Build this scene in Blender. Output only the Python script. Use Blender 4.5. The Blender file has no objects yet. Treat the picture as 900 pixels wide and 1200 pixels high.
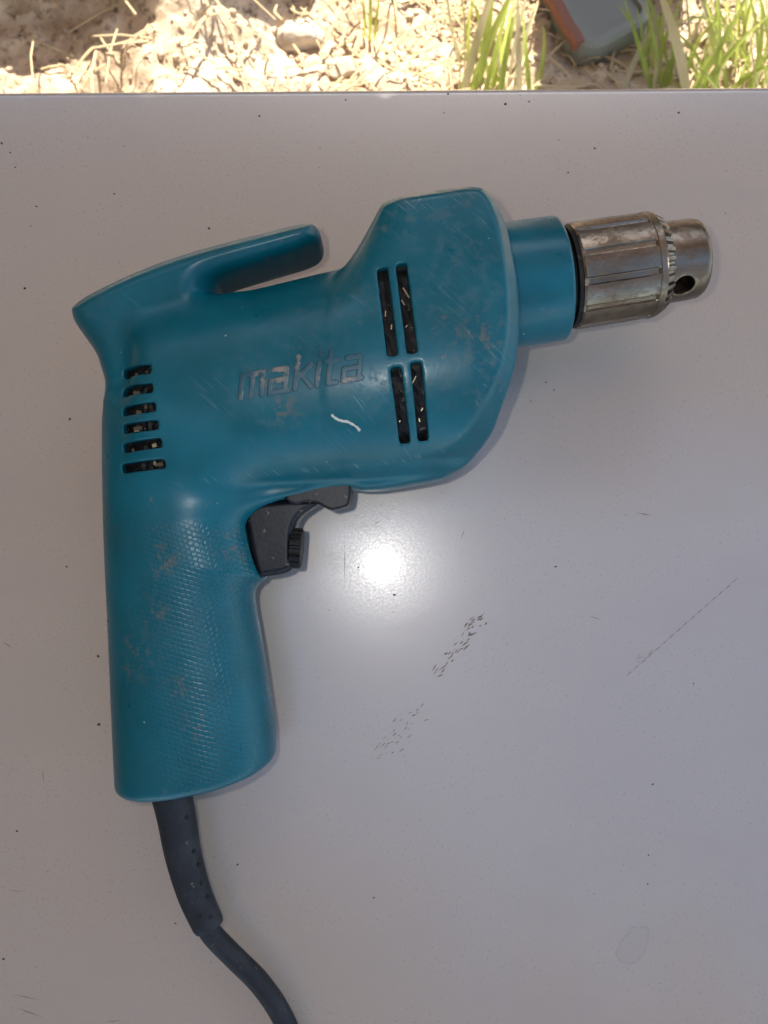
import bpy, bmesh, math, random
import numpy as np
from mathutils import Matrix, Vector

random.seed(7); rng = np.random.default_rng(7)
sc = bpy.context.scene
C = sc.collection
MM = 0.001

# ------------------------------------------------------------------ camera, world, sun, flash, exposure
K = 0.311                     # mm per photo pixel on the drill's parting plane
CAM_D = 280.0                 # mm, lens to the parting plane
up = np.array((-24.0, 76.0, 902.0)); up /= np.linalg.norm(up)        # world up seen from the tilted drill
ex = np.array((902.0, 0.0, 24.0)); ex -= up * ex.dot(up); ex /= np.linalg.norm(ex)
ey = np.cross(up, ex)
ROT = np.array((ex, ey, up))  # drill frame -> world
ORIGIN_Z = 33.3               # mm, height of the drill's parting plane (image centre) above the table
def world(u, v, w):           # drill-frame mm -> world metres
    p = ROT @ np.array((u, v, w)); return Vector((p[0] * MM, p[1] * MM, (p[2] + ORIGIN_Z) * MM))
DM = Matrix.Translation((0, 0, ORIGIN_Z * MM)) @ Matrix(ROT.tolist()).to_4x4()

cd = bpy.data.cameras.new('camera'); cam = bpy.data.objects.new('camera', cd); C.objects.link(cam)
cam.matrix_world = DM @ Matrix.Translation((0, 0, CAM_D * MM))
cd.sensor_fit = 'VERTICAL'; cd.sensor_height = 36; cd.lens = 36 * 902 / 1200
cd.clip_start = 0.01; cd.clip_end = 200
cd.dof.use_dof = True; cd.dof.focus_distance = 0.262; cd.dof.aperture_fstop = cd.lens / 1.3
sc.camera = cam
sc.cycles.max_bounces = 5; sc.cycles.diffuse_bounces = 3; sc.cycles.glossy_bounces = 3; sc.cycles.transmission_bounces = 2
sc.render.resolution_x = 768; sc.render.resolution_y = 1024

SUN_EL, SUN_AZ = math.radians(50), math.radians(4)     # azimuth from +Y towards +X
wd = bpy.data.worlds.new('World'); sc.world = wd; wd.use_nodes = True
nt = wd.node_tree; bg = nt.nodes['Background']; sky = nt.nodes.new('ShaderNodeTexSky')
sky.sky_type = 'NISHITA'; sky.sun_disc = False; sky.sun_elevation = SUN_EL; sky.sun_rotation = SUN_AZ
nt.links.new(sky.outputs[0], bg.inputs[0]); bg.inputs[1].default_value = 0.15
sl = bpy.data.lights.new('sun', 'SUN'); sl.energy = 5.0; sl.angle = math.radians(0.5); sl.color = (1, 0.93, 0.82)
so = bpy.data.objects.new('sun', sl); C.objects.link(so)
sd = Vector((math.sin(SUN_AZ) * math.cos(SUN_EL), math.cos(SUN_AZ) * math.cos(SUN_EL), math.sin(SUN_EL)))
so.rotation_euler = sd.to_track_quat('Z', 'Y').to_euler()
fl = bpy.data.lights.new('phone_flash', 'POINT'); fl.energy = 0.33; fl.shadow_soft_size = 0.003; fl.color = (1, 0.97, 0.92)
fo = bpy.data.objects.new('phone_flash', fl); C.objects.link(fo)
fo.matrix_world = cam.matrix_world @ Matrix.Translation((-0.018, 0.010, 0.002))
sc.view_settings.view_transform = 'Standard'; sc.view_settings.look = 'None'
sc.view_settings.gamma = 1; sc.view_settings.use_curve_mapping = False
sc.view_settings.exposure = 1.62

# ------------------------------------------------------------------ helpers
def px(x, y, w=0.0):          # photo pixel -> drill-frame mm on the plane w
    s = (CAM_D - w) / CAM_D * K
    return ((x - 450) * s, (600 - y) * s)
def at(x, y, z):              # photo pixel -> world point on the level z
    o = cam.matrix_world.translation; d = cam.matrix_world.to_3x3() @ Vector(((x - 450) / 902, (600 - y) / 902, -1))
    return o + d * ((z - o.z) / d.z)

def tag(o, label=None, cat=None, group=None, kind=None):
    for k, v in (('label', label), ('category', cat), ('group', group), ('kind', kind)):
        if v: o[k] = v
    return o
def link(name, me, mat, parent=None):
    o = bpy.data.objects.new(name, me); C.objects.link(o)
    if mat and not me.materials: me.materials.append(mat)
    if parent: o.parent = parent
    return o
def mesh(name, V, F, smooth=True):
    me = bpy.data.meshes.new(name); me.from_pydata(np.asarray(V).tolist(), [], [list(f) for f in F]); me.update()
    if smooth: me.polygons.foreach_set('use_smooth', [True] * len(me.polygons))
    return me

# --- signed distance fields and surface nets
def chaikin(P, n=2):
    P = np.asarray(P, float)
    for _ in range(n):
        Q = np.roll(P, -1, 0); P = np.stack((P * .75 + Q * .25, P * .25 + Q * .75), 1).reshape(-1, 2)
    return P
def poly_sdf(P, X, Y):
    d = np.full(X.shape, 1e9, np.float32); ins = np.zeros(X.shape, bool)
    n = len(P)
    for i in range(n):
        ax, ay = P[i - 1]; bx, by = P[i]; ex_, ey_ = bx - ax, by - ay; L = ex_ * ex_ + ey_ * ey_
        if L < 1e-9: continue
        t = np.clip(((X - ax) * ex_ + (Y - ay) * ey_) / L, 0, 1)
        d = np.minimum(d, (X - ax - t * ex_) ** 2 + (Y - ay - t * ey_) ** 2)
        c = ((ay > Y) != (by > Y))
        if abs(ey_) > 1e-9: ins ^= c & (X < ax + (Y - ay) * ex_ / ey_)
    d = np.sqrt(d); return np.where(ins, -d, d).astype(np.float32)
def seg_sdf(X, Y, a, b):
    ax, ay = a; e = (b[0] - ax, b[1] - ay); L = e[0] ** 2 + e[1] ** 2 + 1e-9
    t = np.clip(((X - ax) * e[0] + (Y - ay) * e[1]) / L, 0, 1)
    return np.hypot(X - ax - t * e[0], Y - ay - t * e[1])
def smin(a, b, k):
    h = np.clip(.5 + .5 * (b - a) / k, 0, 1); return b + (a - b) * h - k * h * (1 - h)
def smax(a, b, k): return -smin(-a, -b, k)
def pillow(d2, W, B, a, c, p=2.0):      # outline d2 swollen to half thickness B; corner a wide, c deep
    q = (np.maximum(d2 + a, 0) / a) ** p + (np.maximum(np.abs(W) - (B - c), 0) / c) ** p
    q = np.maximum(q, 1e-6) ** (1 / p) - 1
    inner = np.maximum(d2 + a, np.abs(W) - (B - c)) / max(a, c)
    return np.where(q > -.999, q, -1 + np.minimum(inner, 0)) * min(a, c)
def sample(G, ijk):
    n = np.array(G.shape) - 2; i = np.clip(np.floor(ijk).astype(int), 0, n); f = (ijk - i)
    x, y, z = i.T; fx, fy, fz = f.T; r = 0
    for a in (0, 1):
        for b in (0, 1):
            for c in (0, 1):
                r = r + G[x + a, y + b, z + c] * (fx if a else 1 - fx) * (fy if b else 1 - fy) * (fz if c else 1 - fz)
    return r
def nets(G, lo, h):
    S = G < 0
    cs = np.zeros(tuple(np.array(S.shape) - 1), np.uint8)
    for a in (0, 1):
        for b in (0, 1):
            for c in (0, 1):
                cs += S[a:S.shape[0] - 1 + a, b:S.shape[1] - 1 + b, c:S.shape[2] - 1 + c]
    act = (cs > 0) & (cs < 8); idx = np.full(act.shape, -1, np.int32); cells = np.argwhere(act)
    idx[act] = np.arange(len(cells)); P = np.zeros((len(cells), 3)); N = np.zeros(len(cells))
    x, y, z = cells.T
    cor = [(a, b, c) for a in (0, 1) for b in (0, 1) for c in (0, 1)]
    for p in cor:
        for q in cor:
            if sum(q) - sum(p) != 1 or any(q[i] < p[i] for i in range(3)): continue
            va = G[x + p[0], y + p[1], z + p[2]]; vb = G[x + q[0], y + q[1], z + q[2]]
            m = (va < 0) != (vb < 0); t = np.where(m, va / np.where(m, va - vb, 1), 0)
            for k in range(3): P[:, k] += m * (p[k] + t * (q[k] - p[k]))
            N += m
    P = P / N[:, None] + cells
    quads = []
    for ax in range(3):
        o1, o2 = [(1, 2), (2, 0), (0, 1)][ax]
        sl0 = [slice(None)] * 3; sl1 = [slice(None)] * 3; sl0[ax] = slice(0, -1); sl1[ax] = slice(1, None)
        ch = S[tuple(sl0)] != S[tuple(sl1)]
        E = np.argwhere(ch); E = E[(E[:, o1] > 0) & (E[:, o2] > 0) & (E[:, o1] < S.shape[o1] - 1) & (E[:, o2] < S.shape[o2] - 1)]
        def g(d1, d2):
            q = E.copy(); q[:, o1] -= d1; q[:, o2] -= d2; return idx[q[:, 0], q[:, 1], q[:, 2]]
        Q = np.stack((g(1, 1), g(0, 1), g(0, 0), g(1, 0)), 1)
        fl_ = ~S[E[:, 0], E[:, 1], E[:, 2]]; Q[fl_] = Q[fl_][:, ::-1]; quads.append(Q)
    Q = np.concatenate(quads); Q = Q[(Q >= 0).all(1)]
    def grad(P):
        e = .7; return np.stack([(sample(G, P + np.eye(3)[k] * e) - sample(G, P - np.eye(3)[k] * e)) / (2 * e) for k in range(3)], 1)
    for _ in range(2):
        d = sample(G, P); gr = grad(P); l2 = (gr ** 2).sum(1) + 1e-9
        P = P - np.clip(d / l2, -.5 / np.sqrt(l2), .5 / np.sqrt(l2))[:, None] * gr * .9
    gr = grad(P); gr /= np.linalg.norm(gr, axis=1, keepdims=True) + 1e-9
    return P * h + lo, Q, gr
def net_object(name, G, lo, h, mat, parent, attrs=None):
    P, Q, Nn = nets(G, np.asarray(lo, float), h)
    me = bpy.data.meshes.new(name)
    me.vertices.add(len(P)); me.vertices.foreach_set('co', (P * MM).astype(np.float32).ravel())
    me.loops.add(len(Q) * 4); me.loops.foreach_set('vertex_index', Q.astype(np.int32).ravel())
    me.polygons.add(len(Q)); me.polygons.foreach_set('loop_start', np.arange(0, len(Q) * 4, 4, dtype=np.int32))
    me.update(calc_edges=True); me.validate()
    me.polygons.foreach_set('use_smooth', [True] * len(me.polygons))
    me.normals_split_custom_set_from_vertices(Nn.tolist())
    for k, fn in (attrs or {}).items():
        a = me.attributes.new(k, 'FLOAT', 'POINT'); a.data.foreach_set('value', fn(P).astype(np.float32))
    return link(name, me, mat, parent)
def grid(lo, hi, h):
    ax = [np.arange(lo[k], hi[k] + h, h, dtype=np.float32) for k in range(3)]
    return ax
def lathe(prof, n, rad=None):           # prof: list of (t, r) along +X; rad(theta, t) scales r
    V, F = [], []
    for t, r in prof:
        for i in range(n):
            th = 2 * math.pi * i / n; rr = r * (rad(th, t) if rad else 1)
            V.append((t, rr * math.cos(th), rr * math.sin(th)))
    for j in range(len(prof) - 1):
        for i in range(n):
            a = j * n + i; b = j * n + (i + 1) % n; F.append((a, a + n, b + n, b))
    V.append((prof[0][0], 0, 0)); V.append((prof[-1][0], 0, 0)); e = len(V) - 2; m = (len(prof) - 1) * n
    for i in range(n):
        F.append((e, i, (i + 1) % n)); F.append((e + 1, m + (i + 1) % n, m + i))
    return np.array(V), F
def tube(P, R, n=20, flat=1.0):
    P = [Vector(p) for p in P]; V, F = [], []
    for i, p in enumerate(P):
        t = (P[min(i + 1, len(P) - 1)] - P[max(i - 1, 0)]).normalized()
        s = t.cross(Vector((0, 0, 1))).normalized(); b = s.cross(t)
        for k in range(n):
            th = 2 * math.pi * k / n; V.append(p + s * math.cos(th) * R[i] + b * math.sin(th) * R[i] * flat)
    for i in range(len(P) - 1):
        for k in range(n):
            a = i * n + k; c = i * n + (k + 1) % n; F.append((a, a + n, c + n, c))
    F.append(tuple(range(n))[::1]); F.append(tuple(range((len(P) - 1) * n, len(P) * n))[::-1])
    return V, F
def sharp(me, deg=35):
    bm = bmesh.new(); bm.from_mesh(me); bmesh.ops.recalc_face_normals(bm, faces=bm.faces)
    for e in bm.edges:
        if len(e.link_faces) == 2 and e.calc_face_angle(0) > math.radians(deg): e.smooth = False
    bm.to_mesh(me); bm.free(); return me
def spline(P, n):
    P = [Vector(p) for p in P]; P = [P[0] * 2 - P[1]] + P + [P[-1] * 2 - P[-2]]; out = []
    for i in range(1, len(P) - 2):
        for k in range(n):
            t = k / n; a, b, c, d = P[i - 1:i + 3]
            out.append(.5 * ((2 * b) + (c - a) * t + (2 * a - 5 * b + 4 * c - d) * t * t + (3 * b - a - 3 * c + d) * t ** 3))
    out.append(P[-2]); return out
def vnoise(X, Y, seed, octs=4):
    r = np.random.default_rng(seed); out = np.zeros(X.shape); amp = 1
    for o in range(octs):
        T = r.random((256, 256)); xi = np.floor(X).astype(int); yi = np.floor(Y).astype(int); fx = X - xi; fy = Y - yi
        fx = fx * fx * (3 - 2 * fx); fy = fy * fy * (3 - 2 * fy)
        g = lambda a, b: T[(xi + a) % 256, (yi + b) % 256]
        out += amp * ((g(0, 0) * (1 - fx) + g(1, 0) * fx) * (1 - fy) + (g(0, 1) * (1 - fx) + g(1, 1) * fx) * fy - .5)
        X = X * 2.03 + 17; Y = Y * 2.03 + 31; amp *= .5
    return out

# ------------------------------------------------------------------ materials
class Mat:
    def __init__(s, name, col=(.5, .5, .5), rough=.5, metal=0.0, **kw):
        s.m = bpy.data.materials.new(name); s.m.use_nodes = True; s.t = s.m.node_tree; s.b = s.t.nodes['Principled BSDF']
        s.set('Base Color', (*col, 1)); s.set('Roughness', rough); s.set('Metallic', metal)
        for k, v in kw.items(): s.set(k.replace('_', ' '), v)
        s.co = s.n('ShaderNodeTexCoord').outputs['Object']
    def set(s, k, v):
        if hasattr(v, 'is_linked') or isinstance(v, bpy.types.NodeSocket): s.t.links.new(v, s.b.inputs[k])
        else: s.b.inputs[k].default_value = v
    def n(s, t, **kw):
        nd = s.t.nodes.new(t)
        for k, v in kw.items(): setattr(nd, k, v)
        return nd
    def put(s, sock, v):
        if isinstance(v, bpy.types.NodeSocket): s.t.links.new(v, sock)
        else: sock.default_value = v
    def noise(s, scale, detail=4, rough=.55, vec=None, dist=0.0):
        nd = s.n('ShaderNodeTexNoise'); nd.inputs['Scale'].default_value = scale; nd.inputs['Detail'].default_value = detail
        nd.inputs['Roughness'].default_value = rough; nd.inputs['Distortion'].default_value = dist
        s.t.links.new(vec or s.co, nd.inputs['Vector']); return nd.outputs['Fac']
    def ramp(s, f, a, b, lo=0.0, hi=1.0):
        nd = s.n('ShaderNodeMapRange'); nd.interpolation_type = 'SMOOTHSTEP'
        for k, v in zip(('Value', 'From Min', 'From Max', 'To Min', 'To Max'), (f, a, b, lo, hi)): s.put(nd.inputs[k], v)
        return nd.outputs['Result']
    def math(s, op, a, b=0.0):
        nd = s.n('ShaderNodeMath', operation=op); s.put(nd.inputs[0], a); s.put(nd.inputs[1], b); return nd.outputs[0]
    def mix(s, f, a, b):
        nd = s.n('ShaderNodeMix', data_type='RGBA'); s.put(nd.inputs['Factor'], f)
        for k, v in ((6, a), (7, b)): s.put(nd.inputs[k], (*v, 1) if isinstance(v, tuple) and len(v) == 3 else v)
        return nd.outputs[2]
    def mapping(s, rot=(0, 0, 0), scale=(1, 1, 1), loc=(0, 0, 0), vec=None):
        nd = s.n('ShaderNodeMapping'); nd.inputs['Rotation'].default_value = rot; nd.inputs['Scale'].default_value = scale; nd.inputs['Location'].default_value = loc
        s.t.links.new(vec or s.co, nd.inputs['Vector']); return nd.outputs[0]
    def attr(s, name): return s.n('ShaderNodeAttribute', attribute_name=name).outputs['Fac']
    def bump(s, h, strength=.3, dist=.001, prev=None):
        nd = s.n('ShaderNodeBump'); nd.inputs['Strength'].default_value = strength; nd.inputs['Distance'].default_value = dist
        s.put(nd.inputs['Height'], h)
        if prev: s.t.links.new(prev, nd.inputs['Normal'])
        return nd.outputs[0]

def teal(name, attrs=False):
    M = Mat(name, rough=.36, Specular_IOR_Level=.32)
    base = M.mix(M.ramp(M.noise(45, 3), .35, .65), (.0001, .070, .091), (.0003, .085, .112))
    # dull haze of handling, lightening the paint in blotches
    haze = M.ramp(M.noise(28, 6, .65), .5, .72)
    base = M.mix(M.math('MULTIPLY', haze, .03), base, (.03, .09, .105))
    # fine pale scratches in two directions
    s1 = M.ramp(M.noise(48, 2, .5, M.mapping(scale=(1, 22, 1), vec=M.mapping((0, 0, .9)))), .75, .78)
    s2 = M.ramp(M.noise(55, 2, .5, M.mapping(scale=(1, 26, 1), vec=M.mapping((0, 0, -.55)))), .75, .78)
    sc_ = M.math('MULTIPLY', M.math('MAXIMUM', s1, s2), M.ramp(M.noise(22, 2), .48, .62))
    base = M.mix(M.math('MULTIPLY', sc_, .4), base, (.30, .40, .40))
    # brown grime: thin film where hands and soil rub, small crumbs everywhere
    crumb = M.math('MULTIPLY', M.ramp(M.noise(240, 4, .7), .63, .70), M.ramp(M.noise(30, 3), .5, .64))
    base = M.mix(M.math('MULTIPLY', crumb, .6), base, (.17, .10, .055))
    dots = M.n('ShaderNodeTexVoronoi'); dots.inputs['Scale'].default_value = 130; M.t.links.new(M.co, dots.inputs['Vector'])
    dot = M.math('MULTIPLY', M.ramp(dots.outputs['Distance'], .03, .06, 1, 0), M.ramp(M.noise(60, 1), .56, .6))
    base = M.mix(M.math('MULTIPLY', dot, .5), base, (.55, .58, .55))
    bmp = M.bump(M.noise(500, 3), .12, .0003)
    if attrs:
        g = M.math('MULTIPLY', M.attr('grime'), M.ramp(M.noise(230, 5, .72), .46, .66))
        base = M.mix(M.math('MULTIPLY', g, .17), base, (.16, .145, .115))
        o = M.math('MULTIPLY', M.attr('rust'), M.ramp(M.noise(330, 4, .7), .5, .6))
        base = M.mix(M.math('MULTIPLY', o, .45), base, (.20, .115, .05))
        wr = M.attr('wear_highlight')
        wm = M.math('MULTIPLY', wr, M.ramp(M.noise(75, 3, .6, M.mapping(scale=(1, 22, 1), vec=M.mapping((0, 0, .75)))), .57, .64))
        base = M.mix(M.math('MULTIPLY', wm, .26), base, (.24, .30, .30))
        gm = M.attr('grip')
        br = M.n('ShaderNodeTexBrick'); br.offset = .5
        for k, v in (('Scale', 1), ('Mortar Size', .00036), ('Mortar Smooth', 1), ('Brick Width', .00195), ('Row Height', .0016)): br.inputs[k].default_value = v
        br.inputs['Color1'].default_value = br.inputs['Color2'].default_value = (1, 1, 1, 1); br.inputs['Mortar'].default_value = (0, 0, 0, 1)
        nz = M.n('ShaderNodeVectorMath', operation='MULTIPLY_ADD'); cn = M.n('ShaderNodeTexNoise'); cn.inputs['Scale'].default_value = 260
        M.t.links.new(M.co, cn.inputs['Vector']); M.t.links.new(cn.outputs['Color'], nz.inputs[0]); nz.inputs[1].default_value = (.0011,) * 3; M.t.links.new(M.mapping((0, 0, .32)), nz.inputs[2])
        M.t.links.new(nz.outputs[0], br.inputs['Vector'])
        h = M.math('MULTIPLY', br.outputs['Color'], gm)
        bmp = M.bump(h, .25, .0004, bmp)
        dk = M.math('MULTIPLY', M.math('SUBTRACT', 1.0, br.outputs['Color']), gm)
        base = M.mix(M.math('MULTIPLY', dk, M.ramp(M.noise(40, 2), .4, .65, .05, .3)), base, (.02, .04, .04))
        M.set('Roughness', M.math('ADD', M.ramp(M.noise(70, 4), .3, .7, .27, .40), M.math('MULTIPLY', g, .3)))
    else:
        M.set('Roughness', M.ramp(M.noise(70, 4), .3, .7, .27, .40))
    M.set('Base Color', base); M.set('Normal', bmp); return M.m

def steel():
    M = Mat('worn_steel', metal=1.0)
    st = M.noise(60, 5, .65, M.mapping((0, 0, 0), (.35, 1, 1)))
    base = M.mix(M.ramp(st, .38, .62), (.22, .182, .138), (.135, .103, .07))
    rust = M.math('MAXIMUM', M.ramp(M.noise(150, 5, .75), .45, .66), M.ramp(M.noise(520, 3, .7), .55, .66, 0, .9))
    base = M.mix(M.math('MULTIPLY', rust, .75), base, (.12, .078, .042))
    M.set('Base Color', base); M.set('Metallic', M.ramp(rust, 0, 1, 1, .6)); M.set('Roughness', M.ramp(rust, 0, 1, .31, .55))
    M.set('Normal', M.bump(M.noise(350, 5, .7), .25, .0006)); return M.m
def dark(name, col, rough, spk=.0):
    M = Mat(name, rough=rough, Specular_IOR_Level=.24)
    base = M.mix(M.ramp(M.noise(90, 3, .65), .45, .7), col, tuple(c * 1.4 + .004 for c in col))
    base = M.mix(M.math('MULTIPLY', M.ramp(M.noise(420, 3, .6), .66, .7), .5), base, (.16, .14, .12))
    M.set('Base Color', base); M.set('Normal', M.bump(M.noise(700, 3), .2, .0003)); return M.m

e0, e1 = at(0, 104.5, 0), at(900, 98, 0)
yaw = math.atan2(e1.y - e0.y, e1.x - e0.x); TLOC = (e0 + e1) / 2
def table_paint():
    M = Mat('table_paint', rough=.25)
    base = M.mix(M.ramp(M.noise(7, 2, .5), .3, .7), (.352, .298, .240), (.370, .313, .252))
    sp = M.n('ShaderNodeTexVoronoi'); sp.inputs['Scale'].default_value = 75; M.t.links.new(M.co, sp.inputs['Vector'])
    pin = M.math('MULTIPLY', M.ramp(sp.outputs['Distance'], .03, .055, 1, 0), M.ramp(M.noise(40, 1), .55, .6))
    base = M.mix(M.math('MULTIPLY', pin, .14), base, (.18, .14, .11))
    base = M.mix(M.ramp(M.noise(1100, 2, .7), .3, .7, 0, .06), base, (.24, .20, .17))
    smear = M.ramp(M.noise(18, 4, .6, M.mapping((0, 0, .5), (1, 2.2, 1))), .45, .75)
    base = M.mix(M.math('MULTIPLY', smear, .10), base, (.22, .18, .15))
    # dried water ring
    a = Matrix.Rotation(-yaw, 3, 'Z') @ (at(742, 1108, 0) - TLOC)
    w = M.mapping(loc=(-a.x, -a.y, 0)); w2 = M.mapping((0, 0, -.85), (1, 1, 1), vec=w)
    nz = M.n('ShaderNodeVectorMath', operation='MULTIPLY_ADD'); cn = M.n('ShaderNodeTexNoise'); cn.inputs['Scale'].default_value = 120
    M.t.links.new(M.co, cn.inputs['Vector']); M.t.links.new(cn.outputs['Color'], nz.inputs[0]); nz.inputs[1].default_value = (.006, .006, 0); M.t.links.new(w2, nz.inputs[2])
    sx = M.n('ShaderNodeVectorMath', operation='MULTIPLY'); M.t.links.new(nz.outputs[0], sx.inputs[0]); sx.inputs[1].default_value = (1 / .0085, 1 / .0048, 0)
    sub = M.n('ShaderNodeVectorMath', operation='SUBTRACT'); M.t.links.new(sx.outputs[0], sub.inputs[0]); sub.inputs[1].default_value = (.35, .6, 0)
    ln = M.n('ShaderNodeVectorMath', operation='LENGTH'); M.t.links.new(sub.outputs[0], ln.inputs[0]); L = ln.outputs['Value']
    ring = M.math('MULTIPLY', M.ramp(L, .82, .95), M.ramp(L, .97, 1.04, 1, 0)); fill = M.ramp(L, .94, 1.0, 1, 0)
    base = M.mix(M.math('ADD', M.math('MULTIPLY', ring, .32), M.math('MULTIPLY', fill, .10)), base, (.215, .185, .14))
    M.set('Base Color', base)
    b = M.bump(M.noise(1000, 2), .055, .00025)
    M.set('Roughness', M.math('ADD', M.ramp(smear, 0, 1, .30, .35), M.ramp(M.noise(900, 2, .7), .3, .7, -.03, .03))); M.set('Coat Weight', .45); M.set('Coat IOR', 1.36); M.set('IOR', 1.85); M.set('Coat Roughness', M.ramp(smear, 0, 1, .10, .14)); M.set('Coat Normal', b)
    M.set('Normal', b); return M.m

MT = {'body': teal('teal_housing', True), 'teal': teal('teal_collar'), 'steel': steel(),
      'rubber': dark('slate_rubber', (.013, .0138, .016), .55), 'black': dark('black_plastic', (.003, .003, .003), .55),
      'trigger': dark('slate_plastic', (.005, .006, .008), .42), 'table': table_paint(),
      'cream': dark('cream_plastic', (.075, .058, .034), .5), 'glint': Mat('bright_metal', (.34, .28, .17), .35, 1.0).m,
      'speck': dark('dark_dirt', (.025, .019, .014), .9), 'hole': Mat('pit_black', (.004, .004, .004), .9).m}
def letter_mat():
    M = Mat('worn_lettering', rough=.45)
    f = M.math('MULTIPLY', M.attr('residue'), M.ramp(M.noise(380, 3, .6), .40, .56, 0, .6))
    M.set('Base Color', M.mix(f, (.0003, .050, .070), (.30, .22, .15))); return M.m
MT['letter'] = letter_mat()
MT['streak'] = Mat('dried_paint', (.42, .42, .36), .6).m
MT['scuff'] = dark('brown_scuff', (.13, .095, .06), .8)

# ------------------------------------------------------------------ table and added shade roof
def make_table():
    R, th = .004, .028
    prof = [(-1.1, -th), (-1.1, 0)] + [(-.35, 0), (-.05, 0)] + [(-R + R * math.sin(a), -R + R * math.cos(a)) for a in np.linspace(0, math.pi / 2, 8)] + [(0, -th)]
    xs = np.linspace(-.75, .75, 9); V, F = [], []; n = len(prof)
    for x in xs:
        for y, z in prof: V.append((x, y, z))
    for i in range(len(xs) - 1):
        for j in range(n):
            a = i * n + j; b = i * n + (j + 1) % n; F.append((a, b, b + n, a + n))
    F.append(tuple(range(n))[::-1]); F.append(tuple(range((len(xs) - 1) * n, len(xs) * n)))
    me = sharp(mesh('table', V, F), 30); o = link('table', me, MT['table'])
    o.location = ((e0 + e1) / 2); o.location.z = 0; o.rotation_euler.z = yaw
    return tag(o, 'glossy beige grey table top with small scuffs that the drill lies on', 'table')
make_table()

wood = Mat('shade_prop_wood', (.34, .27, .21), .8)
wood.set('Base Color', wood.mix(wood.ramp(wood.noise(8, 5, .6, wood.mapping(scale=(8, .6, 1))), .3, .7), (.36, .29, .23), (.24, .19, .15)))
def slab(V, F, x0, x1, y0, y1, z0, z1):
    b = len(V); V += [(x, y, z) for z in (z0, z1) for y in (y0, y1) for x in (x0, x1)]
    F += [tuple(b + i for i in f) for f in ((0, 2, 3, 1), (4, 5, 7, 6), (0, 1, 5, 4), (2, 6, 7, 3), (0, 4, 6, 2), (1, 3, 7, 5))]
RZ = 1.15  # unseen roof added to shade the table; its opening shapes the reflections
ye = .24 + RZ / math.tan(SUN_EL) * math.cos(SUN_AZ)
V, F = [], []
slab(V, F, -3.2, -.30, -1.6, ye + .03, RZ, RZ + .03)
edge = random.Random(5); x = -.34
while x < 2.0:
    wd_ = edge.uniform(.10, .17); q = edge.uniform(-.10, .10)
    slab(V, F, x, x + wd_ - .004, .22 + q, ye, RZ + .032, RZ + .06); slab(V, F, x, x + wd_ - .004, -1.6, -.72 + edge.uniform(-.16, .16), RZ + .032, RZ + .06)
    slab(V, F, x + wd_ - .02, x + wd_ + .02, .40, ye, RZ + .062, RZ + .08); x += wd_
tag(link('added_shade_roof', mesh('added_shade_roof', V, F, False), wood.m), kind='structure')

# unseen dark bank added at back and left to darken reflections and ambient light
dark_bank_m = Mat('dark_bank', rough=.95)
dark_bank_m.set('Base Color', dark_bank_m.mix(dark_bank_m.ramp(dark_bank_m.noise(3, 5, .65), .4, .65), (.020, .030, .012), (.055, .060, .028)))
V, F = [], []
path = [(-3.4, -5), (-3.4, -1), (-3.3, 1.6), (-2.4, 3.0), (-.6, 3.4), (1.6, 3.4), (3.6, 3.6), (6.5, 4.2)]
P_ = spline([(x, y, 0) for x, y in path], 8)
for i, p in enumerate(P_):
    d = (P_[min(i + 1, len(P_) - 1)] - P_[max(i - 1, 0)]).normalized(); n_ = Vector((-d.y, d.x, 0))
    for k in range(9):
        t = k / 8; V.append((p.x + n_.x * 1.1 * t ** 1.5 + .12 * math.sin(i * 1.7 + k), p.y + n_.y * 1.1 * t ** 1.5 + .12 * math.cos(i * 1.3 + 2 * k), -.47 + 3.1 * t ** .8 + .15 * math.sin(i * 2.1 + k * 1.4) * (t > 0)))
for i in range(len(P_) - 1):
    for k in range(8): F.append((i * 9 + k, i * 9 + k + 1, i * 9 + k + 10, i * 9 + k + 9))
tag(link('unseen_dark_bank', mesh('unseen_dark_bank', V, F), dark_bank_m.m), kind='structure')

# ------------------------------------------------------------------ drill housing
drill = bpy.data.objects.new('electric_drill', None); C.objects.link(drill); drill.matrix_world = DM; drill.empty_display_size = .02
tag(drill, 'worn teal corded electric drill with keyed steel chuck lying on its side', 'drill')
H = .62
LO = (-116.0, -112.0, -39.0); HI = (52.0, 116.0, 39.0)
ax_u, ax_v, ax_w = grid(LO, HI, H)
U2, V2 = np.meshgrid(ax_u, ax_v, indexing='ij')
W = ax_w[None, None, :]
def pts(L, w): return [px(x, y, w) for x, y in L]

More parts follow.
